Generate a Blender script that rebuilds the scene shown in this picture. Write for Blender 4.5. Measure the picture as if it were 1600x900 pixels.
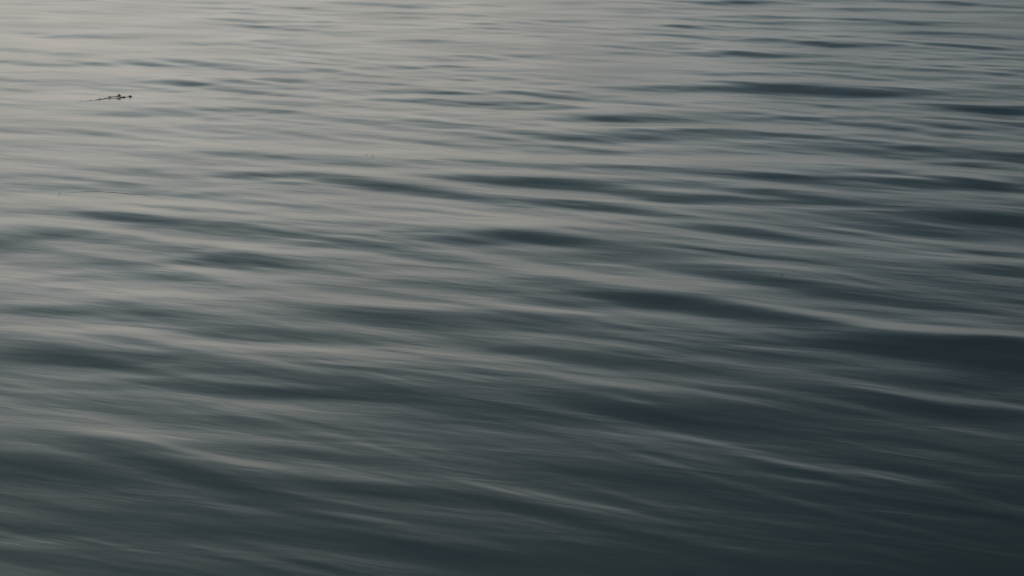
import bpy, math, random
import numpy as np
from mathutils import Vector
R = math.radians
S = bpy.context.scene
for o in list(bpy.data.objects): bpy.data.objects.remove(o)
C = S.collection

# ------------------------------------------------------------------ camera
cam = bpy.data.objects.new('camera', bpy.data.cameras.new('camera'))
C.objects.link(cam); S.camera = cam
cam.location = (0, 0, 2.0)
cam.rotation_euler = (R(90 - 12.7), 0, 0)
cam.data.lens = 70; cam.data.sensor_width = 36
cam.data.clip_start = 0.05; cam.data.clip_end = 20000

# ------------------------------------------------------------------ dusk sky
SUN_EL, SUN_AZ = R(4.0), R(-62)          # azimuth measured from the view direction, left of it
w = bpy.data.worlds.new('World'); S.world = w; w.use_nodes = True
nt = w.node_tree; N = nt.nodes; LK = nt.links; N.clear()
def nd(t, **k):
    n = N.new(t)
    for a, b in k.items(): setattr(n, a, b)
    return n
def M(op, a, b=None, c=None, clamp=False):
    n = nd('ShaderNodeMath', operation=op, use_clamp=clamp)
    for i, q in enumerate((a, b, c)):
        if q is None: continue
        if isinstance(q, (int, float)): n.inputs[i].default_value = q
        else: LK.new(q, n.inputs[i])
    return n.outputs[0]
out = nd('ShaderNodeOutputWorld'); 
sky = nd('ShaderNodeTexSky', sky_type='NISHITA'); sky.sun_disc = False
sky.sun_elevation = SUN_EL; sky.sun_rotation = SUN_AZ
sky.air_density = 1.0; sky.dust_density = 2.0; sky.ozone_density = 1.5
bg1 = nd('ShaderNodeBackground'); bg1.inputs[1].default_value = 0.05
LK.new(sky.outputs[0], bg1.inputs[0])
# veil of high cloud: brightness and hue by elevation, brighter and warmer to the left where the sun went down
tc = nd('ShaderNodeTexCoord'); sp = nd('ShaderNodeSeparateXYZ'); LK.new(tc.outputs['Generated'], sp.inputs[0])
el = M('MULTIPLY', M('ARCSINE', sp.outputs[2]), 180/math.pi/90.0)         # elevation / 90
mp = nd('ShaderNodeMapping'); mp.inputs['Scale'].default_value = (1.6, 1.6, 11); LK.new(tc.outputs['Generated'], mp.inputs[0])
nz = nd('ShaderNodeTexNoise'); nz.inputs['Scale'].default_value = 2.2; nz.inputs['Detail'].default_value = 4; nz.inputs['Roughness'].default_value = .55
LK.new(mp.outputs[0], nz.inputs[0])
el2 = M('ADD', el, M('MULTIPLY', M('SUBTRACT', nz.outputs[0], .5), 0.05))
az = M('ARCTAN2', sp.outputs[0], sp.outputs[1])                           # radians, + is right
azr = nd('ShaderNodeMapRange', interpolation_type='SMOOTHSTEP'); LK.new(az, azr.inputs[0])
azr.inputs[1].default_value = R(-13); azr.inputs[2].default_value = R(20); azr.inputs[3].default_value = 0; azr.inputs[4].default_value = 1
el2 = M('ADD', el2, M('MULTIPLY', azr.outputs[0], .05))                  # the bright band sinks towards the right
rp = nd('ShaderNodeValToRGB'); LK.new(el2, rp.inputs[0]); rp.color_ramp.interpolation = 'LINEAR'
stops = [(0.0, (.93,.905,.87)), (5, (1.04,1.02,.98)), (9, (1.09,1.10,1.09)), (12.5, (.82,.95,1.0)),
         (16, (.465,.605,.69)), (20, (.21,.305,.36)), (29, (.235,.35,.455)), (45, (.25,.365,.49)), (90, (.11,.17,.23))]
cr = rp.color_ramp
while len(cr.elements) < len(stops): cr.elements.new(.5)
for e, (a, c) in zip(cr.elements, stops): e.position = a/90.0; e.color = (*c, 1)
tint = nd('ShaderNodeMix', data_type='RGBA'); LK.new(azr.outputs[0], tint.inputs[0])
tint.inputs[6].default_value = (.975, .965, .945, 1); tint.inputs[7].default_value = (.35, .366, .37, 1)
# faint peach left in the low cloud on the sunset side
mp2 = nd('ShaderNodeMapping'); mp2.inputs['Scale'].default_value = (2.5, 2.5, 26); mp2.inputs['Location'].default_value = (3.1, 0, .4); LK.new(tc.outputs['Generated'], mp2.inputs[0])
nz2 = nd('ShaderNodeTexNoise'); nz2.inputs['Scale'].default_value = 2; nz2.inputs['Detail'].default_value = 3; LK.new(mp2.outputs[0], nz2.inputs[0])
pz = nd('ShaderNodeMapRange', interpolation_type='SMOOTHSTEP'); LK.new(nz2.outputs[0], pz.inputs[0]); pz.inputs[1].default_value = .42; pz.inputs[2].default_value = .62
pl = M('MULTIPLY', pz.outputs[0], M('SUBTRACT', 1.0, M('MULTIPLY', azr.outputs[0], 1.3), clamp=True), clamp=True)
pe = nd('ShaderNodeMix', data_type='RGBA'); LK.new(pl, pe.inputs[0]); pe.inputs[6].default_value = (1, 1, 1, 1); pe.inputs[7].default_value = (1.11, .98, .83, 1)
mul = nd('ShaderNodeMix', data_type='RGBA', blend_type='MULTIPLY'); mul.inputs[0].default_value = 1
mul0 = nd('ShaderNodeMix', data_type='RGBA', blend_type='MULTIPLY'); mul0.inputs[0].default_value = 1
LK.new(rp.outputs[0], mul0.inputs[6]); LK.new(pe.outputs[2], mul0.inputs[7])
LK.new(mul0.outputs[2], mul.inputs[6]); LK.new(tint.outputs[2], mul.inputs[7])
bg2 = nd('ShaderNodeBackground'); LK.new(mul.outputs[2], bg2.inputs[0]); bg2.inputs[1].default_value = 1.0
mx = nd('ShaderNodeMixShader'); mx.inputs[0].default_value = .93
LK.new(bg1.outputs[0], mx.inputs[1]); LK.new(bg2.outputs[0], mx.inputs[2]); LK.new(mx.outputs[0], out.inputs[0])

# the last soft sun, veiled, low on the left
sl = bpy.data.lights.new('sun', 'SUN'); sl.energy = 0.15; sl.angle = R(20); sl.color = (1, .85, .7)
so = bpy.data.objects.new('sun', sl); C.objects.link(so)
sd = Vector((math.sin(SUN_AZ)*math.cos(SUN_EL), math.cos(SUN_AZ)*math.cos(SUN_EL), math.sin(SUN_EL)))
so.rotation_euler = sd.to_track_quat('Z', 'Y').to_euler()

S.render.engine = 'CYCLES'
S.view_settings.view_transform = 'Standard'; S.view_settings.look = 'None'
S.view_settings.exposure = 0.0; S.view_settings.gamma = 1

# ------------------------------------------------------------------ the water surface
# swell and chop: (x, y, half length, half width, crest bearing, steepness) in metres and degrees
WAVES = [
    (-5.425,23.576,0.407,0.290,0.0,0.50),
    (-5.412,22.562,0.224,0.154,32.9,0.15),
    (-5.025,21.119,0.097,0.186,0.0,0.35),
    (-4.706,20.838,0.214,0.213,-11.2,0.50),
    (-4.344,20.700,0.296,0.296,-11.2,0.70),
    (-4.013,20.700,0.253,0.169,-11.2,0.35),
    (-3.742,21.855,0.417,0.363,-17.2,0.45),
    (-3.052,20.038,0.168,0.116,-16.0,0.30),
    (-2.852,19.537,0.135,0.080,-40.6,0.20),
    (-3.103,22.562,0.216,0.159,0.0,0.40),
    (-2.839,20.700,0.159,0.134,0.0,0.30),
    (-3.912,18.170,0.412,0.213,10.7,0.45),
    (-3.513,18.224,0.369,0.200,-10.0,0.50),
    (-3.028,18.118,0.349,0.138,0.0,0.25),
    (-4.453,17.756,0.263,0.212,-14.0,0.70),
    (-4.201,17.655,0.162,0.110,-21.8,0.40),
    (-2.534,17.506,0.246,0.155,-9.7,0.35),
    (-3.144,17.456,0.202,0.128,0.0,0.20),
    (-4.115,16.266,0.214,0.231,14.6,0.55),
    (-3.785,16.795,0.228,0.153,-21.1,0.30),
    (-3.443,16.571,0.128,0.174,0.0,0.30),
    (-3.214,16.352,0.253,0.141,0.0,0.30),
    (-2.980,16.223,0.251,0.139,0.0,0.45),
    (-2.503,16.181,0.381,0.164,-4.6,0.40),
    (-2.133,16.139,0.211,0.147,-21.0,0.60),
    (-3.527,15.972,0.286,0.187,-20.2,0.30),
    (-3.408,15.531,0.241,0.102,0.0,0.35),
    (-2.587,15.414,0.279,0.146,-8.6,0.55),
    (-2.299,15.149,0.356,0.127,-34.4,0.50),
    (-1.977,14.929,0.207,0.099,-38.9,0.50),
    (-2.853,14.715,0.143,0.069,0.0,0.25),
    (-2.144,14.576,0.175,0.131,-8.2,0.20),
    (-3.489,15.002,0.523,0.240,0.0,-0.35),
    (-3.042,14.473,0.637,0.158,-18.7,-0.35),
    (-3.555,14.271,0.289,0.167,-7.9,0.45),
    (-3.507,13.979,0.180,0.113,-14.8,0.40),
    (-3.133,13.821,0.325,0.135,-23.8,0.50),
    (-2.827,13.637,0.296,0.129,-26.3,0.50),
    (-2.453,13.516,0.310,0.119,-31.3,0.60),
    (-2.253,13.369,0.169,0.088,-31.3,0.50),
    (-1.891,13.576,0.277,0.075,-11.3,0.35),
    (-2.338,24.398,0.270,0.216,20.6,0.35),
    (-1.256,24.589,0.188,0.251,0.0,0.40),
    (-1.614,23.488,0.329,0.220,-12.9,0.25),
    (-0.316,24.782,0.390,0.311,13.9,0.40),
    (-1.237,22.086,0.272,0.171,-17.9,0.40),
    (-1.056,22.008,0.258,0.124,-32.5,0.30),
    (-0.656,21.555,0.193,0.183,-17.7,0.45),
    (-0.794,22.562,0.231,0.199,-18.4,0.35),
    (-0.285,22.242,0.213,0.206,0.0,0.45),
    (-1.934,21.191,0.286,0.241,-26.7,0.50),
    (-1.680,20.978,0.293,0.312,-11.6,0.70),
    (-2.407,20.298,0.253,0.200,-16.3,0.35),
    (-2.165,22.562,0.130,0.159,0.0,0.30),
    (-1.430,18.549,0.321,0.181,5.3,0.50),
    (-1.010,18.494,0.225,0.171,-15.3,0.35),
    (-0.356,18.494,0.428,0.144,0.0,0.40),
    (-0.629,19.598,0.287,0.148,-21.1,0.25),
    (-2.004,17.555,0.216,0.153,-14.4,0.50),
    (-1.566,17.072,0.165,0.154,0.0,0.50),
    (-1.370,17.026,0.237,0.119,-9.5,0.35),
    (-1.998,16.097,0.203,0.151,-17.3,0.70),
    (-1.793,15.890,0.206,0.096,-20.9,0.40),
    (-1.424,15.768,0.349,0.185,-24.5,0.40),
    (-0.882,16.097,0.249,0.109,0.0,0.40),
    (-0.900,15.492,0.249,0.147,-13.0,0.40),
    (-0.642,15.300,0.232,0.133,-24.3,0.60),
    (-0.200,15.531,0.305,0.228,-8.8,0.90),
    (0.000,15.300,0.278,0.213,-31.6,0.90),
    (-1.626,15.262,0.243,0.072,-8.6,0.30),
    (-1.789,14.965,0.274,0.159,-12.4,0.50),
    (-1.167,14.439,0.291,0.171,-12.1,0.50),
    (-0.915,14.140,0.319,0.182,-15.6,0.60),
    (-0.536,13.790,0.294,0.111,-22.3,0.50),
    (-0.603,14.338,0.163,0.112,-29.4,0.70),
    (-0.186,14.371,0.298,0.165,-19.8,0.35),
    (0.837,24.978,0.287,0.390,0.0,0.45),
    (0.539,24.118,0.195,0.172,-19.9,0.40),
    (0.229,23.935,0.184,0.238,0.0,0.35),
    (0.942,23.576,0.237,0.221,-19.6,0.40),
    (1.541,23.754,0.182,0.176,0.0,0.30),
    (0.360,22.481,0.259,0.189,0.0,0.40),
    (0.611,22.481,0.176,0.207,-12.7,0.55),
    (1.103,22.242,0.191,0.138,-29.6,0.25),
    (2.802,25.077,0.343,0.320,7.0,0.50),
    (2.248,23.058,0.235,0.261,-25.6,0.45),
    (2.654,23.058,0.325,0.211,12.6,0.55),
    (2.695,22.164,0.340,0.205,0.0,0.35),
    (1.976,20.908,0.209,0.220,11.6,0.30),
    (2.266,21.119,0.115,0.118,26.5,0.40),
    (0.266,20.769,0.160,0.162,0.0,0.30),
    (1.455,19.722,0.342,0.328,0.0,0.60),
    (1.749,19.476,0.402,0.298,-26.9,0.60),
    (2.135,19.001,0.388,0.287,-26.6,0.70),
    (1.220,19.001,0.329,0.228,0.0,0.40),
    (2.537,20.298,0.156,0.172,0.0,0.35),
    (0.302,18.829,0.263,0.253,-15.8,0.60),
    (0.709,18.385,0.248,0.178,0.0,0.50),
    (0.631,17.858,0.138,0.100,0.0,0.20),
    (1.609,17.555,0.184,0.119,-28.9,0.55),
    (1.843,17.359,0.333,0.127,-5.0,0.40),
    (1.074,17.120,0.240,0.119,-19.3,0.40),
    (1.133,16.352,0.293,0.165,-18.5,0.60),
    (1.359,16.223,0.251,0.223,-9.4,0.70),
    (1.944,16.309,0.439,0.256,-4.7,0.90),
    (0.336,16.013,0.194,0.209,-17.9,0.50),
    (0.561,15.809,0.276,0.165,-29.5,0.80),
    (0.728,15.570,0.187,0.145,-39.0,0.80),
    (1.089,15.338,0.249,0.143,-21.6,0.50),
    (0.243,15.075,0.255,0.155,-24.6,0.60),
    (0.613,14.576,0.341,0.226,-8.4,0.80),
    (0.942,14.576,0.311,0.181,-8.4,0.80),
    (1.208,14.371,0.231,0.127,-20.4,0.40),
    (0.883,13.637,0.321,0.238,-11.8,0.90),
    (1.156,13.728,0.320,0.202,0.0,0.80),
    (1.556,13.728,0.327,0.158,-19.8,0.50),
    (0.091,14.107,0.221,0.169,-8.1,0.50),
    (0.438,13.516,0.220,0.112,-19.0,0.40),
    (0.735,14.205,0.335,0.127,-12.2,-0.50),
    (4.115,25.278,0.288,0.267,-14.7,0.50),
    (5.022,25.380,0.389,0.267,-22.2,0.70),
    (5.563,25.077,0.240,0.261,0.0,0.90),
    (6.188,25.177,0.241,0.197,0.0,0.70),
    (4.137,24.211,0.186,0.182,0.0,0.50),
    (4.430,24.118,0.149,0.168,-33.9,0.50),
    (3.022,23.058,0.241,0.203,-31.8,0.40),
    (4.284,22.321,0.549,0.371,-6.5,0.90),
    (5.735,23.935,0.288,0.228,-34.7,0.40),
    (3.172,19.784,0.380,0.330,-17.3,0.70),
    (2.750,20.430,0.236,0.175,0.0,0.40),
    (3.822,20.564,0.400,0.157,-23.9,0.60),
    (4.291,19.974,0.531,0.130,-43.7,0.70),
    (4.940,20.838,0.478,0.228,-24.7,0.80),
    (2.539,18.829,0.291,0.261,-16.3,0.60),
    (3.901,19.295,0.381,0.229,-28.0,0.40),
    (4.159,18.773,0.391,0.206,-37.4,0.50),
    (4.409,18.549,0.148,0.140,-32.6,0.50),
    (2.790,17.705,0.362,0.124,-30.1,0.80),
    (3.388,17.555,0.267,0.198,-15.5,0.40),
    (3.187,17.072,0.329,0.185,-20.0,0.50),
    (4.448,17.506,0.134,0.327,-26.2,0.70),
    (2.347,16.181,0.436,0.280,-14.1,0.95),
    (2.736,16.013,0.428,0.277,-9.4,0.95),
    (3.082,15.931,0.370,0.216,0.0,0.70),
    (3.546,16.181,0.368,0.170,-9.5,0.70),
    (3.865,15.768,0.358,0.216,-18.9,0.95),
    (4.131,16.439,0.248,0.176,-9.7,0.80),
    (3.497,15.038,0.288,0.195,-22.4,1.00),
    (3.801,14.893,0.170,0.241,-22.4,1.10),
    (3.189,14.507,0.340,0.178,-25.8,0.90),
    (3.539,14.205,0.279,0.170,-29.6,0.80),
    (2.821,14.541,0.277,0.091,-8.6,0.60),
    (2.392,14.507,0.278,0.090,-12.8,0.40),
    (1.995,14.011,0.270,0.126,-4.1,0.50),
    (2.372,13.821,0.302,0.109,-38.2,0.50),
    (3.099,13.667,0.318,0.120,-24.4,0.60),
    (-3.163,12.649,0.222,0.122,-16.5,0.50),
    (-2.836,12.468,0.279,0.117,-19.2,0.50),
    (-2.547,12.242,0.272,0.142,-19.1,0.60),
    (-2.374,12.493,0.269,0.076,-16.6,0.50),
    (-2.981,11.977,0.291,0.119,-6.7,0.40),
    (-2.674,11.906,0.218,0.078,-21.1,0.40),
    (-1.941,12.442,0.203,0.079,-10.4,0.35),
    (-2.349,13.167,0.270,0.106,-10.9,0.40),
    (-1.746,12.808,0.260,0.118,-10.7,0.40),
    (-1.598,11.977,0.143,0.121,-6.8,0.70),
    (-2.931,11.456,0.112,0.071,0.0,0.30),
    (-2.549,11.160,0.505,0.233,-9.3,-0.40),
    (-2.039,10.957,0.280,0.072,-14.8,0.60),
    (-1.847,10.878,0.241,0.068,-20.0,0.50),
    (-1.585,10.781,0.237,0.056,-20.0,0.50),
    (-1.784,10.704,0.196,0.048,-9.0,-0.40),
    (-2.192,10.648,0.238,0.087,-19.4,0.70),
    (-1.960,10.517,0.274,0.087,-16.9,0.80),
    (-1.737,10.408,0.247,0.098,-26.0,0.90),
    (-1.510,10.248,0.275,0.081,-21.5,0.90),
    (-2.509,10.076,0.270,0.277,15.3,0.80),
    (-2.296,10.161,0.279,0.156,-20.8,0.80),
    (-2.599,9.909,0.192,0.220,24.2,0.60),
    (-1.815,10.076,0.301,0.088,-29.1,-0.40),
    (-1.637,9.992,0.252,0.102,-13.8,-0.50),
    (-1.360,9.876,0.248,0.100,-13.7,-0.50),
    (-1.344,9.514,0.206,0.182,-18.0,0.90),
    (-1.855,9.409,0.186,0.078,0.0,0.40),
    (-2.041,9.120,0.252,0.092,0.0,0.40),
    (-2.295,9.439,0.223,0.098,0.0,-0.30),
    (-2.348,9.149,0.144,0.148,0.0,-0.40),
    (-1.545,12.862,0.355,0.151,-26.1,0.60),
    (-1.130,12.417,0.255,0.094,-13.8,0.50),
    (-0.736,12.597,0.789,0.240,-26.3,-0.30),
    (-1.528,12.048,0.192,0.122,-6.9,0.70),
    (-1.320,11.929,0.289,0.149,-10.1,0.90),
    (-0.918,11.745,0.331,0.174,-29.7,1.00),
    (-0.601,11.521,0.304,0.180,-24.5,1.00),
    (-0.332,11.306,0.326,0.113,-34.0,1.00),
    (-0.426,11.906,0.245,0.087,-16.6,0.60),
    (-0.038,11.745,0.254,0.162,-25.4,0.90),
    (-1.290,11.306,0.406,0.121,-23.6,-0.40),
    (-0.869,11.098,0.309,0.113,-28.4,-0.40),
    (-0.356,10.898,0.297,0.134,-28.6,-0.50),
    (-1.180,10.957,0.293,0.069,-23.1,0.50),
    (-0.802,10.666,0.245,0.084,-27.6,0.70),
    (-0.532,10.859,0.237,0.069,-23.4,0.50),
    (-1.032,10.517,0.318,0.087,-19.9,0.70),
    (-0.813,10.354,0.272,0.105,-22.2,0.90),
    (-0.534,10.196,0.160,0.068,0.0,0.50),
    (-1.285,10.336,0.289,0.118,-26.3,0.90),
    (-1.058,10.093,0.263,0.067,-35.6,0.60),
    (-0.460,10.025,0.209,0.083,-16.8,0.80),
    (-0.194,9.860,0.263,0.114,-26.5,0.80),
    (-0.578,9.795,0.264,0.129,-25.9,0.70),
    (0.000,10.076,0.204,0.173,-14.4,1.00),
    (-1.192,9.828,0.362,0.109,-25.4,-0.60),
    (-0.756,9.591,0.292,0.079,-34.8,-0.40),
    (-0.455,9.220,0.341,0.080,-28.9,-0.50),
    (-1.147,9.439,0.249,0.159,-20.3,1.00),
    (-0.803,9.394,0.212,0.085,-24.8,0.50),
    (-0.336,9.292,0.165,0.085,-25.1,0.40),
    (-0.123,9.394,0.206,0.087,-25.5,0.50),
    (0.190,11.677,0.284,0.171,-16.5,0.90),
    (0.381,11.699,0.288,0.169,-19.8,0.90),
    (0.598,11.478,0.349,0.110,-42.4,0.90),
    (0.598,12.267,0.384,0.081,-7.1,0.60),
    (1.023,12.096,0.254,0.088,-27.0,0.90),
    (1.481,11.977,0.297,0.117,-27.2,1.00),
    (1.065,11.677,0.186,0.087,-16.9,0.70),
    (0.413,12.728,0.747,0.244,-7.4,-0.35),
    (1.841,12.597,0.685,0.206,-14.8,-0.35),
    (0.487,11.977,0.145,0.060,-17.1,-0.50),
    (0.898,11.478,0.378,0.081,-22.8,-0.60),
    (0.365,11.201,0.459,0.078,-19.0,-0.70),
    (0.253,11.078,0.283,0.123,-24.4,0.80),
    (0.464,10.938,0.277,0.121,-24.4,1.00),
    (0.635,10.800,0.283,0.091,-29.5,0.80),
    (0.986,11.201,0.267,0.134,-16.2,0.80),
    (1.272,11.139,0.264,0.133,-16.3,0.80),
    (1.094,10.800,0.232,0.093,-30.1,0.70),
    (1.451,11.413,0.135,0.112,-16.7,0.90),
    (0.344,10.517,0.503,0.167,-12.2,-0.50),
    (0.066,10.042,0.247,0.170,-17.1,1.00),
    (0.228,9.942,0.227,0.112,-31.7,0.80),
    (0.483,9.828,0.297,0.116,-27.2,0.80),
    (0.315,9.591,0.249,0.148,-26.4,0.70),
    (0.630,9.591,0.232,0.099,-16.7,0.60),
    (0.882,10.372,0.223,0.064,-28.9,0.70),
    (1.116,10.336,0.264,0.130,-29.1,0.90),
    (1.264,10.161,0.286,0.114,-40.5,0.90),
    (0.963,10.517,0.316,0.044,-29.3,-0.50),
    (0.832,10.161,0.272,0.049,-33.1,-0.50),
    (1.064,9.828,0.332,0.079,-27.9,-0.50),
    (1.085,9.439,0.269,0.076,-21.9,-0.50),
    (0.959,9.747,0.257,0.046,-32.3,0.70),
    (1.137,9.622,0.209,0.037,-32.3,0.50),
    (0.236,8.969,0.214,0.106,-7.9,0.50),
    (0.061,9.292,0.243,0.138,-25.5,-0.40),
    (1.135,9.079,0.248,0.143,-37.2,1.00),
    (2.521,12.519,0.240,0.068,-7.4,0.60),
    (2.830,12.442,0.198,0.130,-29.5,0.90),
    (1.962,12.316,0.241,0.058,-18.1,0.50),
    (1.621,11.860,0.233,0.151,-17.4,0.80),
    (1.905,11.699,0.297,0.137,-33.2,0.90),
    (2.128,11.456,0.276,0.110,-26.9,1.00),
    (2.463,11.632,0.358,0.149,-17.4,1.00),
    (2.788,11.565,0.354,0.178,-6.9,1.10),
    (1.614,11.521,0.274,0.071,-20.2,-0.50),
    (2.169,11.478,0.287,0.053,-33.1,-0.60),
    (2.544,11.139,0.258,0.054,-20.1,-0.50),
    (2.740,10.898,0.220,0.063,-32.6,-0.60),
    (1.580,11.264,0.239,0.127,-31.8,0.90),
    (1.808,11.078,0.259,0.107,-16.4,0.80),
    (1.886,10.898,0.255,0.052,-16.2,-0.50),
    (2.358,10.610,0.326,0.176,-16.0,1.20),
    (2.626,10.426,0.319,0.246,-15.8,1.20),
    (2.046,10.426,0.286,0.122,-43.1,1.00),
    (2.181,10.248,0.283,0.137,-24.5,1.10),
    (2.319,10.426,0.127,0.034,-30.9,-0.40),
    (1.749,10.704,0.223,0.094,-30.7,0.60),
    (1.808,10.426,0.337,0.060,-42.5,0.70),
    (2.037,10.025,0.296,0.072,-34.8,0.80),
    (2.380,9.669,0.226,0.062,-23.5,0.60),
    (1.910,9.700,0.308,0.123,-23.2,-0.60),
    (2.250,9.514,0.329,0.123,-11.5,-0.80),
    (1.450,9.828,0.245,0.080,-28.3,-0.50),
    (1.448,10.042,0.293,0.083,-28.8,0.70),
    (1.522,10.336,0.360,0.105,-34.7,0.50),
    (1.512,9.191,0.247,0.049,-38.4,-0.60),
    (1.360,9.409,0.246,0.070,-34.4,-0.50),
    (1.483,9.010,0.170,0.013,-60.5,-0.80),
    (1.584,9.079,0.203,0.038,-55.2,0.70),
    (2.305,9.220,0.219,0.093,-28.0,0.80),
    (1.880,9.220,0.298,0.147,-27.4,0.60),
    (1.237,8.942,0.222,0.170,-26.0,0.90),
    (-2.083,8.407,0.200,0.094,0.0,0.70),
    (-1.835,8.554,0.239,0.083,-22.0,0.60),
    (-1.687,8.371,0.212,0.088,-11.7,0.80),
    (-1.431,8.679,0.240,0.100,0.0,0.30),
    (-1.980,8.084,0.257,0.088,0.0,-0.40),
    (-1.632,8.084,0.306,0.110,-11.3,-0.70),
    (-1.312,7.920,0.277,0.056,-29.2,-0.50),
    (-1.088,7.814,0.175,0.061,-20.9,-0.60),
    (-1.870,7.610,0.310,0.193,-4.4,0.70),
    (-1.693,7.610,0.327,0.143,-23.2,0.80),
    (-1.477,7.814,0.196,0.054,-28.6,0.50),
    (-1.331,7.711,0.212,0.039,-35.2,0.50),
    (-1.097,8.084,0.135,0.084,-11.5,0.50),
    (-1.307,7.416,0.242,0.045,-34.2,-0.40),
    (-1.117,7.295,0.185,0.068,-12.4,-0.60),
    (-1.071,7.142,0.255,0.104,-19.4,1.00),
    (-1.445,7.231,0.289,0.071,0.0,0.50),
    (-1.831,7.231,0.267,0.046,-37.4,-0.40),
    (-1.742,7.055,0.213,0.072,-26.0,0.50),
    (-1.131,6.765,0.302,0.075,-18.4,0.60),
    (-1.665,6.725,0.276,0.091,-17.9,-0.40),
    (-0.721,8.395,0.217,0.116,-18.6,0.90),
    (-0.495,8.312,0.284,0.144,-18.5,1.00),
    (-0.270,8.174,0.285,0.137,-22.5,0.90),
    (-0.429,8.679,0.230,0.075,-23.6,0.60),
    (-0.057,8.616,0.246,0.110,-33.4,-0.60),
    (-0.824,7.762,0.353,0.104,-11.1,-0.70),
    (-0.461,7.711,0.282,0.118,-9.0,-0.70),
    (-0.153,7.660,0.252,0.089,-13.3,-0.40),
    (-0.623,7.493,0.136,0.028,-24.2,-0.60),
    (-0.695,7.464,0.164,0.034,-20.5,0.90),
    (-0.341,7.323,0.206,0.083,-29.0,0.90),
    (-0.575,7.186,0.291,0.157,-23.4,1.10),
    (-0.781,7.098,0.244,0.085,-16.0,0.80),
    (-0.462,7.304,0.124,0.017,-41.8,-0.50),
    (-0.319,7.369,0.172,0.026,-29.2,-0.60),
    (-0.098,7.388,0.217,0.047,-16.9,0.80),
    (-0.230,6.886,0.300,0.135,-32.3,1.00),
    (-0.860,6.765,0.230,0.044,-38.5,-0.60),
    (0.431,8.718,0.223,0.094,-24.6,0.80),
    (0.569,8.616,0.213,0.127,-19.9,1.00),
    (0.791,8.554,0.351,0.171,-35.0,1.00),
    (0.968,8.371,0.321,0.176,-28.7,1.00),
    (0.198,8.554,0.209,0.063,-14.8,0.80),
    (0.202,8.769,0.179,0.049,-15.2,0.50),
    (0.140,8.492,0.264,0.086,-27.8,-0.80),
    (0.055,8.312,0.174,0.088,-18.9,0.70),
    (0.163,8.196,0.298,0.118,-12.0,0.70),
    (0.628,7.888,0.249,0.043,-32.6,-0.90),
    (0.479,8.039,0.136,0.041,-23.0,-0.70),
    (0.325,8.196,0.125,0.035,-41.1,-0.40),
    (0.981,7.783,0.096,0.039,-22.9,-0.60),
    (0.050,7.590,0.167,0.070,-25.3,-0.80),
    (0.379,7.610,0.247,0.129,-13.4,0.80),
    (0.620,7.464,0.249,0.145,-21.7,0.90),
    (0.195,7.323,0.300,0.053,-30.0,-0.40),
    (0.479,7.186,0.236,0.045,-16.9,-0.40),
    (0.777,7.055,0.254,0.040,-33.6,-0.70),
    (0.486,6.936,0.109,0.033,-43.8,-0.80),
    (0.458,6.845,0.182,0.068,-28.9,1.10),
    (0.644,6.886,0.228,0.105,-20.3,0.80),
    (0.671,6.686,0.276,0.120,-19.8,1.00),
    (0.046,6.886,0.188,0.048,-28.3,0.60),
    (1.575,8.679,0.345,0.134,-20.8,1.00),
    (1.253,8.431,0.299,0.085,-35.6,-0.70),
    (1.518,8.196,0.320,0.110,-35.4,-1.00),
    (1.808,8.028,0.281,0.118,-14.7,-1.10),
    (2.047,7.920,0.184,0.087,-12.1,-1.00),
    (1.911,8.254,0.161,0.077,-7.5,-0.50),
    (1.301,8.196,0.287,0.068,-35.0,0.70),
    (1.674,7.762,0.364,0.167,-14.2,1.20),
    (1.923,7.512,0.262,0.404,-11.5,1.20),
    (1.425,7.814,0.269,0.102,-34.0,0.90),
    (1.107,7.762,0.153,0.068,-11.6,-0.60),
    (1.390,7.610,0.313,0.127,-27.2,-0.40),
    (1.325,7.231,0.316,0.087,-35.6,-0.50),
    (1.420,7.098,0.179,0.043,-31.6,-0.70),
    (1.644,7.038,0.234,0.054,-31.9,-0.50),
    (1.832,6.944,0.122,0.050,-41.3,-0.60),
    (1.349,7.098,0.162,0.040,-40.3,0.70),
    (1.495,6.886,0.274,0.131,-21.1,1.00),
    (1.123,7.012,0.282,0.050,-36.0,-0.60),
    (-1.390,6.586,0.238,0.062,-17.8,-0.60),
    (-1.336,6.424,0.281,0.079,-24.6,0.80),
    (-1.546,6.213,0.309,0.158,-5.4,0.80),
    (-1.102,6.180,0.278,0.051,-35.5,0.80),
    (-0.958,6.048,0.201,0.062,-35.4,1.00),
    (-1.115,6.388,0.218,0.040,-36.3,-0.60),
    (-0.929,6.282,0.194,0.057,-31.1,-0.70),
    (-1.332,5.890,0.307,0.088,-28.7,-0.30),
    (-0.878,5.770,0.229,0.108,-16.2,-0.40),
    (-1.142,5.829,0.160,0.035,-19.0,0.40),
    (-1.493,5.653,0.102,0.033,-15.5,0.40),
    (-1.459,5.514,0.135,0.050,0.0,-0.40),
    (-1.218,5.525,0.113,0.023,-27.5,-0.30),
    (-1.178,5.330,0.357,0.074,-14.9,0.36),
    (-0.705,6.571,0.309,0.068,-26.0,-0.50),
    (-0.453,6.424,0.303,0.032,-43.3,-0.40),
    (-0.704,6.352,0.222,0.060,-17.8,0.80),
    (-0.748,6.180,0.261,0.053,-24.7,-0.40),
    (-0.484,5.728,0.131,0.027,-23.6,-0.60),
    (-0.630,5.829,0.174,0.026,-30.0,-0.40),
    (-0.725,5.799,0.232,0.025,-29.7,0.60),
    (-0.321,5.952,0.256,0.062,-17.1,0.80),
    (-0.158,5.860,0.230,0.059,-20.1,0.80),
    (-0.102,6.035,0.170,0.024,-43.1,-0.70),
    (-0.226,6.113,0.139,0.018,-42.9,-0.40),
    (-0.300,5.525,0.160,0.024,-29.5,-0.40),
    (-0.277,5.434,0.294,0.075,-22.9,1.00),
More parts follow.
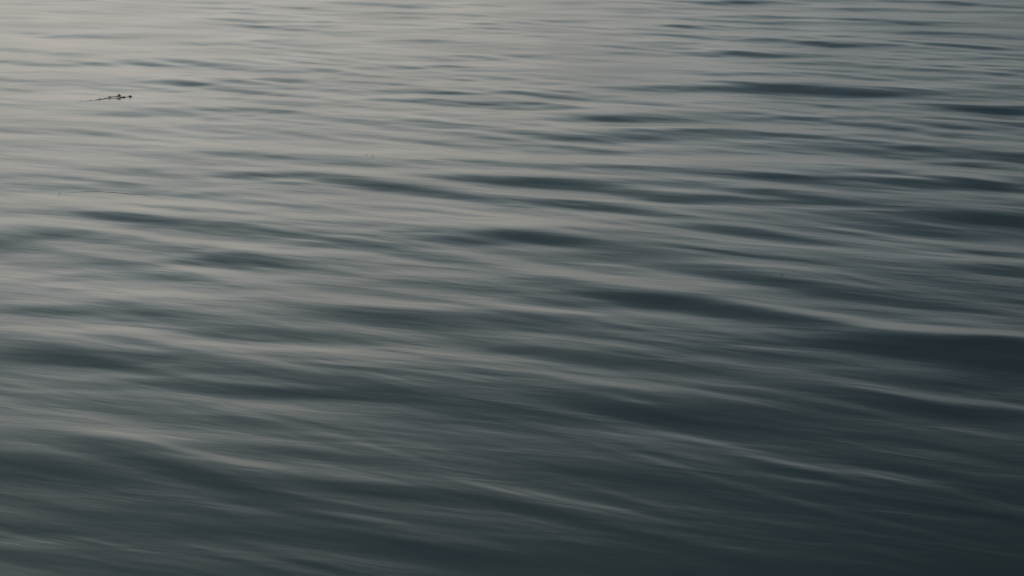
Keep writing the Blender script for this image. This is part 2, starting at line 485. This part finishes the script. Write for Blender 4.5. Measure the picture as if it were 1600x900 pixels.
    (-0.653,5.330,0.224,0.031,-33.1,-0.70),
    (-0.451,5.304,0.165,0.031,-33.6,-0.40),
    (0.139,5.903,0.167,0.042,-32.1,-1.10),
    (0.254,5.781,0.178,0.043,-24.9,-0.80),
    (0.436,5.597,0.230,0.052,-31.6,-0.40),
    (0.386,6.388,0.283,0.034,-46.7,-0.70),
    (0.756,6.438,0.183,0.032,-38.8,-1.00),
    (0.617,6.571,0.172,0.045,-28.3,-0.60),
    (0.360,5.921,0.191,0.024,-44.5,-0.50),
    (0.038,5.542,0.141,0.028,-16.3,-0.50),
    (0.155,5.711,0.287,0.049,-37.4,0.90),
    (0.410,6.080,0.266,0.095,-26.2,0.60),
    (0.663,5.952,0.282,0.031,-46.1,-0.30),
    (0.924,6.247,0.169,0.032,-35.7,-0.90),
    (1.143,6.180,0.233,0.051,-27.9,-0.80),
    (1.304,6.048,0.254,0.044,-43.3,-0.60),
    (1.349,5.878,0.152,0.022,-35.4,-0.50),
    (0.952,6.146,0.221,0.039,-35.4,0.80),
    (1.333,5.799,0.214,0.046,-26.9,0.70),
    (1.014,5.770,0.298,0.033,-40.9,-0.60),
    (1.432,6.366,0.223,0.043,-37.7,-0.50),
    (1.135,6.511,0.117,0.026,-37.4,-0.40),
    (1.024,5.487,0.317,0.030,-43.3,-0.35),
    (1.272,7.660,0.785,0.299,-11.5,0.27),
    (2.254,10.610,0.816,0.567,-9.5,0.27),
    (0.841,8.492,0.709,0.342,-24.5,0.21),
    (-0.546,8.254,0.686,0.296,-14.1,0.18),
    (-0.592,7.098,0.665,0.263,-16.1,0.21),
    (-2.443,10.076,0.515,0.408,0.0,0.21),
    (-1.235,11.860,0.994,0.404,-16.2,0.18),
    (2.329,16.055,1.846,0.504,-9.4,0.18),
    (0.375,11.521,1.396,0.396,-16.4,0.18),
    (-1.720,10.517,0.949,0.298,-21.9,0.18),
    (0.161,9.828,1.020,0.327,-19.4,0.18),
    (-1.769,7.610,0.644,0.250,-10.7,0.21),
    (1.860,11.413,1.124,0.399,-20.2,0.18),
    (-1.358,6.213,0.633,0.222,-19.9,0.24),
    (1.303,5.487,0.449,0.215,-25.7,0.18),
    (0.683,6.805,0.562,0.229,-20.1,0.21),
    (-0.335,10.248,0.866,0.348,-19.9,0.18),
    (-1.339,5.829,0.865,0.372,-16.0,0.30),
    (1.462,7.323,0.587,0.373,-22.2,0.18),
    (0.207,6.146,0.874,0.228,-33.3,0.18),
    (-0.207,12.781,1.526,0.312,-10.9,-0.50),
    (1.555,12.597,1.268,0.242,-7.4,-0.40),
    (-2.680,11.098,0.718,0.262,-6.3,-0.35),
    (-0.455,9.220,0.939,0.161,-28.9,-0.35),
    (1.623,7.512,0.884,0.399,-16.1,0.15),
    (-1.326,5.770,0.855,0.365,-15.9,0.30),
    (2.513,10.997,0.844,0.696,-16.6,0.30),
    (-0.552,6.886,0.841,0.343,-27.3,0.30),
    (0.805,6.886,0.750,0.362,-24.3,0.25),
    (-1.417,9.591,0.936,0.406,-20.4,0.20),
    (-1.336,8.616,0.951,0.378,-14.3,-0.25),
    (0.506,7.610,0.851,0.322,-25.9,-0.10),
    (-1.448,6.146,0.833,0.323,-16.7,0.35),
    (-1.483,9.010,0.968,0.460,-10.2,-0.20),
    (-0.773,7.762,0.834,0.184,-11.1,-0.25),
    (0.399,8.028,0.883,0.333,-22.9,0.20),
    (1.530,7.055,0.556,0.353,-17.3,0.20),
    (-1.727,7.416,0.690,0.287,-10.4,0.20),
]
STEEP = 0.036
def steep(d): return STEEP*(1.08 + 1.05*min(1, max(0, (d-6)/18))**1.1 + .5*min(1, max(0, (8-d)/2.5)))
rng = np.random.default_rng(11)
SPEC = []
for i in range(150):
    lam = 0.10 * (22.0 ** rng.random())
    a = R((38 if lam < .6 else 25) + 12*rng.standard_normal())
    if i % 6 == 0: a = R(4 + 16*rng.standard_normal())
    sl_ = 0.0046 * min(1.0, (lam/.35)**.8) * (1.0 if lam < 1.2 else .8)
    SPEC.append((lam, math.sin(a), math.cos(a), sl_ * lam/(2*math.pi), rng.random()*2*math.pi))

ALL = []
rnd = random.Random(5)
for x, y, L, W, ang, a in WAVES:                                          # every wave carries smaller ones on its back
    ALL.append((x, y, L, W, ang, a*.92))
    c, s_ = math.cos(R(ang)), math.sin(R(ang))
    for k in range(4):
        u, t = rnd.gauss(0, .8)*L, rnd.gauss(0, 1.1)*W
        ALL.append((x + u*c - t*s_, y + u*s_ + t*c, L*rnd.uniform(.3, .7), max(W*rnd.uniform(.25, .5), .012), ang + rnd.gauss(0, 5), abs(a)*rnd.choice((-1, 1, 1))*rnd.uniform(.12, .40)))

def height(X, Y, DR):
    """surface height; DR is the mesh spacing there, waves finer than that fade out"""
    H = np.zeros_like(X)
    mod = 0.75 + 0.35*np.sin(X*.9 + Y*.5 + 1.3)*np.sin(Y*.42 - X*.31 + .4) + .25*np.sin(X*2.1 - Y*1.1)*np.sin(Y*1.3+X*.7)
    for lam, kx, ky, A, ph in SPEC:
        k = 2*math.pi/lam
        fade = np.clip((lam/DR - 3.0)/5.0, 0, 1)
        H += A*fade*np.sin(k*(X*kx + Y*ky) + ph + .5*np.sin(X*.6 - Y*.4 + ph))
    H *= mod*np.clip(.26 + .08*(np.hypot(X, Y) - 5), .24, 1.15)
    far = np.clip((60 - Y)/30, 0, 1)*(Y > 0)
    for x, y, L, W, ang, a in ALL:
        c, s = math.cos(R(ang)), math.sin(R(ang))
        ex = 3*L + 4*W; d0 = math.hypot(x, y)
        if X.ndim == 2:                                                   # only the rings and spokes that wave touches
            i0, i1 = np.searchsorted(rad, (d0 - ex, d0 + ex)); j0, j1 = np.searchsorted(dense, (math.atan2(x, y) - ex/max(d0-ex, 1), math.atan2(x, y) + ex/max(d0-ex, 1)))
            if j1 == len(dense): j1 = X.shape[1]
            m = (slice(i0, i1), slice(j0, j1))
        else: m = slice(None)
        dx, dy = X[m]-x, Y[m]-y
        u = (dx*c + dy*s)/L; t = (-dx*s + dy*c)/W
        H[m] += steep(math.hypot(x, y))*a*W*t*np.exp(-t*t/2 - u*u/2)
    return H

def ring_radii():
    r = [0.4]
    while r[-1] < 9000:
        q = r[-1]
        if q < 4.2: st = 0.25
        elif q < 32: st = 0.0035*(q/4.2)**1.35*1.4 + .001
        else: st = q*0.02*(1 + q/600)
        r.append(q + st)
    return np.array(r)
rad = ring_radii()
dense = np.radians(np.linspace(-20, 20, 1150))
side = np.radians(np.linspace(20, 340, 161))[1:-1]
th = np.concatenate([dense, side])                                        # clockwise from +y
nr, nc = len(rad), len(th)
dr = np.gradient(rad)
RR, TH = np.meshgrid(rad, th, indexing='ij')
DR = np.repeat(dr[:, None], nc, 1)
dth = np.concatenate([np.full(1150, np.radians(40/1149)), np.full(159, np.radians(2))])
DR = np.maximum(DR, RR*dth[None, :]*.6)
X = RR*np.sin(TH); Y = RR*np.cos(TH)
Z = height(X, Y, DR)
co = np.stack([X, Y, Z], -1).reshape(-1, 3)
co = np.vstack([co, [[0, 0, 0]]])
i = np.arange(nr-1)[:, None]*nc + np.arange(nc)[None, :]
j = np.arange(nr-1)[:, None]*nc + (np.arange(nc)[None, :] + 1) % nc
quads = np.stack([i, i+nc, j+nc, j], -1).reshape(-1, 4)[:, ::-1]
fan = np.stack([np.full(nc, nr*nc), (np.arange(nc)+1) % nc, np.arange(nc)], -1)
me = bpy.data.meshes.new('water')
me.vertices.add(len(co)); me.vertices.foreach_set('co', co.astype(np.float32).ravel())
nl = quads.size + fan.size
me.loops.add(nl); me.loops.foreach_set('vertex_index', np.concatenate([quads.ravel(), fan.ravel()]).astype(np.int32))
me.polygons.add(len(quads) + len(fan))
ls = np.concatenate([np.arange(len(quads))*4, quads.size + np.arange(len(fan))*3]).astype(np.int32)
me.polygons.foreach_set('loop_start', ls)
me.polygons.foreach_set('use_smooth', np.ones(len(ls), dtype=bool))
me.update(calc_edges=True); me.validate()
if me.polygons[0].normal.z < 0: me.flip_normals()
water = bpy.data.objects.new('water', me); C.objects.link(water); water['kind'] = 'structure'
print('water', len(co), 'rings', nr, 'nz', me.polygons[0].normal.z, 'H', Z.min(), Z.max())

def new_mat(name):
    global N, LK
    m = bpy.data.materials.new(name); m.use_nodes = True
    N = m.node_tree.nodes; LK = m.node_tree.links
    return m, N['Principled BSDF']
m, b = new_mat('sea_water')
b.inputs['IOR'].default_value = 1.333
b.inputs['Specular IOR Level'].default_value = .5
tc = nd('ShaderNodeTexCoord')
# depth colour: dark green body with slow drifts of turbidity
n1 = nd('ShaderNodeTexNoise'); n1.inputs['Scale'].default_value = .35; n1.inputs['Detail'].default_value = 3
LK.new(tc.outputs['Object'], n1.inputs[0])
mc = nd('ShaderNodeMix', data_type='RGBA'); LK.new(n1.outputs[0], mc.inputs[0])
mc.inputs[6].default_value = (.005, .020, .015, 1); mc.inputs[7].default_value = (.009, .027, .020, 1)
LK.new(mc.outputs[2], b.inputs['Base Color'])
n2 = nd('ShaderNodeTexNoise'); n2.inputs['Scale'].default_value = .8; n2.inputs['Detail'].default_value = 2
LK.new(tc.outputs['Object'], n2.inputs[0])
rr = nd('ShaderNodeMapRange'); LK.new(n2.outputs[0], rr.inputs[0]); rr.inputs[1].default_value = .3; rr.inputs[2].default_value = .7
rr.inputs[3].default_value = .18; rr.inputs[4].default_value = .225
LK.new(rr.outputs[0], b.inputs['Roughness'])
# capillary ripples, drawn out along the crests
def ripples(rot, sx, sy, scale, det):
    mpp = nd('ShaderNodeMapping'); mpp.inputs['Scale'].default_value = (sx, sy, 1)
    mp0 = nd('ShaderNodeMapping'); mp0.inputs['Rotation'].default_value = (0, 0, R(rot))      # turn first, then stretch
    LK.new(tc.outputs['Object'], mp0.inputs[0]); LK.new(mp0.outputs[0], mpp.inputs[0])
    q = nd('ShaderNodeTexNoise'); q.inputs['Scale'].default_value = scale; q.inputs['Detail'].default_value = det; q.inputs['Distortion'].default_value = .3
    LK.new(mpp.outputs[0], q.inputs[0]); return q.outputs[0]
r1 = ripples(22, .24, 1, 9, 3)
r2 = ripples(38, .26, 1, 2.4, 3)
hh = M('ADD', M('MULTIPLY', r1, .0022), M('MULTIPLY', r2, .0052))
bp = nd('ShaderNodeBump'); bp.inputs['Strength'].default_value = 1; bp.inputs['Distance'].default_value = 1
LK.new(hh, bp.inputs['Height']); LK.new(bp.outputs[0], b.inputs['Normal'])
me.materials.append(m)

# ------------------------------------------------------------------ things afloat
def h_at(pts):
    P = np.array(pts, float)
    return height(P[:, 0], P[:, 1], np.full(len(P), .04))

def weed_mat(name, c1, c2, rough):
    m, b = new_mat(name)
    t = nd('ShaderNodeTexCoord'); n = nd('ShaderNodeTexNoise'); n.inputs['Scale'].default_value = 60; n.inputs['Detail'].default_value = 4
    LK.new(t.outputs['Object'], n.inputs[0])
    x = nd('ShaderNodeMix', data_type='RGBA'); LK.new(n.outputs[0], x.inputs[0]); x.inputs[6].default_value = (*c1, 1); x.inputs[7].default_value = (*c2, 1)
    LK.new(x.outputs[2], b.inputs['Base Color']); b.inputs['Roughness'].default_value = rough
    return m
M_STEM = weed_mat('wet_weed_stem', (.22, .21, .17), (.38, .36, .30), .45)
M_LEAF = weed_mat('wet_weed_frond', (.22, .22, .18), (.42, .40, .32), .4)
M_DARK = weed_mat('wet_weed_bladder', (.13, .145, .12), (.22, .23, .19), .3)
M_FILM = weed_mat('film_edge', (.16, .12, .07), (.26, .20, .12), .6)  # tan colour of the strands that stand in for surface film edges

class MB:
    def __init__(s): s.v = []; s.f = []
    def tube(s, pts, rads, n=7):
        b0 = len(s.v); k = len(pts)
        for i, p in enumerate(pts):
            t = (Vector(pts[min(i+1, k-1)]) - Vector(pts[max(i-1, 0)])).normalized()
            a = t.cross(Vector((0, 0, 1)));  a = a.normalized() if a.length > .01 else Vector((1, 0, 0))
            c = a.cross(t)
            for q in range(n):
                g = 2*math.pi*q/n; s.v.append(Vector(p) + (a*math.cos(g) + c*math.sin(g))*rads[i])
        for i in range(k-1):
            for q in range(n):
                s.f.append((b0+i*n+q, b0+i*n+(q+1) % n, b0+(i+1)*n+(q+1) % n, b0+(i+1)*n+q))
        s.f.append(tuple(b0+q for q in range(n))[::-1]); s.f.append(tuple(b0+(k-1)*n+q for q in range(n)))
    def blade(s, p, d, L, W, up, rg, seg=6, th=.0012):
        """a crinkled leaf with thickness, from p along d, arching up"""
        b0 = len(s.v); d = Vector(d).normalized(); side = d.cross(Vector((0, 0, 1))).normalized(); ph = rg.random()*6
        for i in range(seg+1):
            t = i/seg; wd = W*math.sin(math.pi*min(1, .12 + .88*t))**.8*(1 + .25*math.sin(ph + 5*t)) + .0004
            c = Vector(p) + d*L*t + Vector((0, 0, up*math.sin(2.2*t))) + side*(.15*L*math.sin(ph + 3*t))
            cz = Vector((0, 0, .4*wd*math.sin(ph*2 + 9*t)))
            for e in (side*wd + cz, Vector((0, 0, th)), -side*wd - cz, Vector((0, 0, -th))): s.v.append(c + e)
        for i in range(seg):
            for q in range(4): s.f.append((b0+i*4+q, b0+i*4+(q+1) % 4, b0+i*4+4+(q+1) % 4, b0+i*4+4+q))
        s.f.append((b0+3, b0+2, b0+1, b0)); e = b0+seg*4; s.f.append((e, e+1, e+2, e+3))
    def build(s, name, mat, parent=None):
        me = bpy.data.meshes.new(name); me.from_pydata([tuple(v) for v in s.v], [], s.f); me.update()
        for p in me.polygons: p.use_smooth = True
        o = bpy.data.objects.new(name, me); C.objects.link(o); me.materials.append(mat)
        if parent: o.parent = parent
        return o
def tag(o, label, cat, group=None):
    o['label'] = label; o['category'] = cat
    if group: o['group'] = group

# --- the sprig of weed, far left
rg = random.Random(3)
base = (-3.14, 15.80)
hb = float(h_at([base])[0])
root = bpy.data.objects.new('seaweed_sprig', None); C.objects.link(root); root.location = (base[0], base[1], hb); root.empty_display_size = .05
tag(root, 'small dark ragged sprig of seaweed floating on the pale water, the only one', 'seaweed')
line = [(-3.42, 15.44), (-3.34, 15.50), (-3.27, 15.56), (-3.215, 15.66), (-3.17, 15.76), (-3.13, 15.80), (-3.09, 15.79), (-3.055, 15.82), (-3.03, 15.84)]
hs = h_at(line)
loc = [Vector((x-base[0], y-base[1], float(h)-hb + z*.6)) for (x, y), h, z in zip(line, hs, (-.002, .001, .003, .005, .009, .008, .0, .0, .0))]
fine = []
for i in range(len(loc)-1):
    for k in range(5): fine.append(loc[i].lerp(loc[i+1], k/5) + Vector((rg.gauss(0, .002), rg.gauss(0, .003), rg.gauss(0, .0012))))
fine.append(loc[-1])
st = MB(); st.tube(fine, [.0006 + .0026*min(1, i/18)**1.5 for i in range(len(fine))]); st.build('stem', M_STEM, root)
for ci, (k, nb, L, W, up) in enumerate([(13, 2, .018, .004, .004), (18, 5, .024, .005, .007), (22, 4, .026, .005, .005), (26, 6, .030, .007, .012), (29, 4, .030, .006, .002)]):
    fr = MB(); p = fine[k]
    for q in range(nb):
        a = rg.random()*6.283
        if ci == 4: a = -1.2 + rg.random()*1.0
        fr.blade(p + Vector((rg.gauss(0, .006), rg.gauss(0, .007), 0)), (math.cos(a), math.sin(a)*1.2, .2), L*rg.uniform(.4, 1.0), W*rg.uniform(.4, .75), up*rg.uniform(.3, 1.3), rg)
    fr.build('frond', M_LEAF, root)
for (x, y), rx, rz in (((-3.088, 15.79), .013, .005), ((-3.045, 15.83), .011, .008)):
    import bmesh
    bm = bmesh.new(); bmesh.ops.create_icosphere(bm, subdivisions=3, radius=1)
    for v in bm.verts:
        n = 1 + .10*math.sin(v.co.x*5 + 1) + .08*math.sin(v.co.y*7 + v.co.z*4)
        v.co = Vector((v.co.x*rx*n, v.co.y*rx*.8*n, v.co.z*rz*n))
    me2 = bpy.data.meshes.new('air_bladder'); bm.to_mesh(me2); bm.free(); me2.materials.append(M_DARK)
    for p in me2.polygons: p.use_smooth = True
    o = bpy.data.objects.new('air_bladder', me2); C.objects.link(o); o.parent = root
    o.location = (x-base[0], y-base[1], float(h_at([(x, y)])[0]) - hb + rz*.45)

# --- scraps of leaf, a pixel or three each
def scrap(x, y, L, W, ang, mat, label, group=None):
    z = float(h_at([(x, y)])[0]); b = MB(); r_ = random.Random(int(abs(x*1000)))
    b.blade((-L/2, 0, .002), (1, 0, 0), L, W, .0008, r_, 8, .0006)
    o = b.build('leaf_scrap', mat); o.location = (x, y, z + .001); o.rotation_euler = (0, 0, R(ang)); tag(o, label, 'leaf', group)
scrap(-.940, 12.755, .016, .0035, 10, M_LEAF, 'tiny dark leaf scrap, left one of the close pair afloat mid left', 'leaf scraps afloat')
scrap(-.897, 12.700, .024, .0035, -12, M_LEAF, 'slightly longer leaf scrap, right one of the close pair afloat mid left', 'leaf scraps afloat')
scrap(-2.630, 11.413, .012, .004, 30, M_LEAF, 'tiny brown leaf scrap at the left tip of the long film edge strand', 'leaf scraps afloat')
scrap(1.268, 9.134, .008, .004, 60, M_DARK, 'single black speck of leaf on the blue water right of centre', 'leaf scraps afloat')

# --- thin strands standing in for edges of the surface film
def strand(pts, r0, label, mat):
    fine = []
    for i in range(len(pts)-1):
        for k in range(8):
            t = k/8; fine.append((pts[i][0]*(1-t)+pts[i+1][0]*t, pts[i][1]*(1-t)+pts[i+1][1]*t))
    fine.append(pts[-1]); hz = h_at(fine); x0, y0 = fine[0]; r_ = random.Random(len(fine)); z0 = float(hz[0])
    P = [Vector((x-x0, y-y0 + r_.gauss(0, .004), float(h)-z0 + r0*.2)) for (x, y), h in zip(fine, hz)]
    b = MB(); n = len(P); b.tube(P, [r0*(.35 + .65*math.sin(math.pi*(i+.5)/n))*r_.uniform(.6, 1.1) for i in range(n)], 6)
    o = b.build('film_strand', mat); o.location = (x0, y0, z0); tag(o, label, 'straw', 'film edge strands afloat')
strand([(-2.60, 11.43), (-2.50, 11.47), (-2.40, 11.46), (-2.25, 11.40), (-2.12, 11.35), (-2.03, 11.27)], .0012, 'long thin pale strand standing in for a surface film edge in the bright water at the left', M_FILM)
strand([(-.572, 7.762), (-.51, 7.745), (-.46, 7.715), (-.41, 7.69), (-.382, 7.670)], .0009, 'short brownish strand standing in for a surface film line on the pale reflection left of the centre', M_FILM)
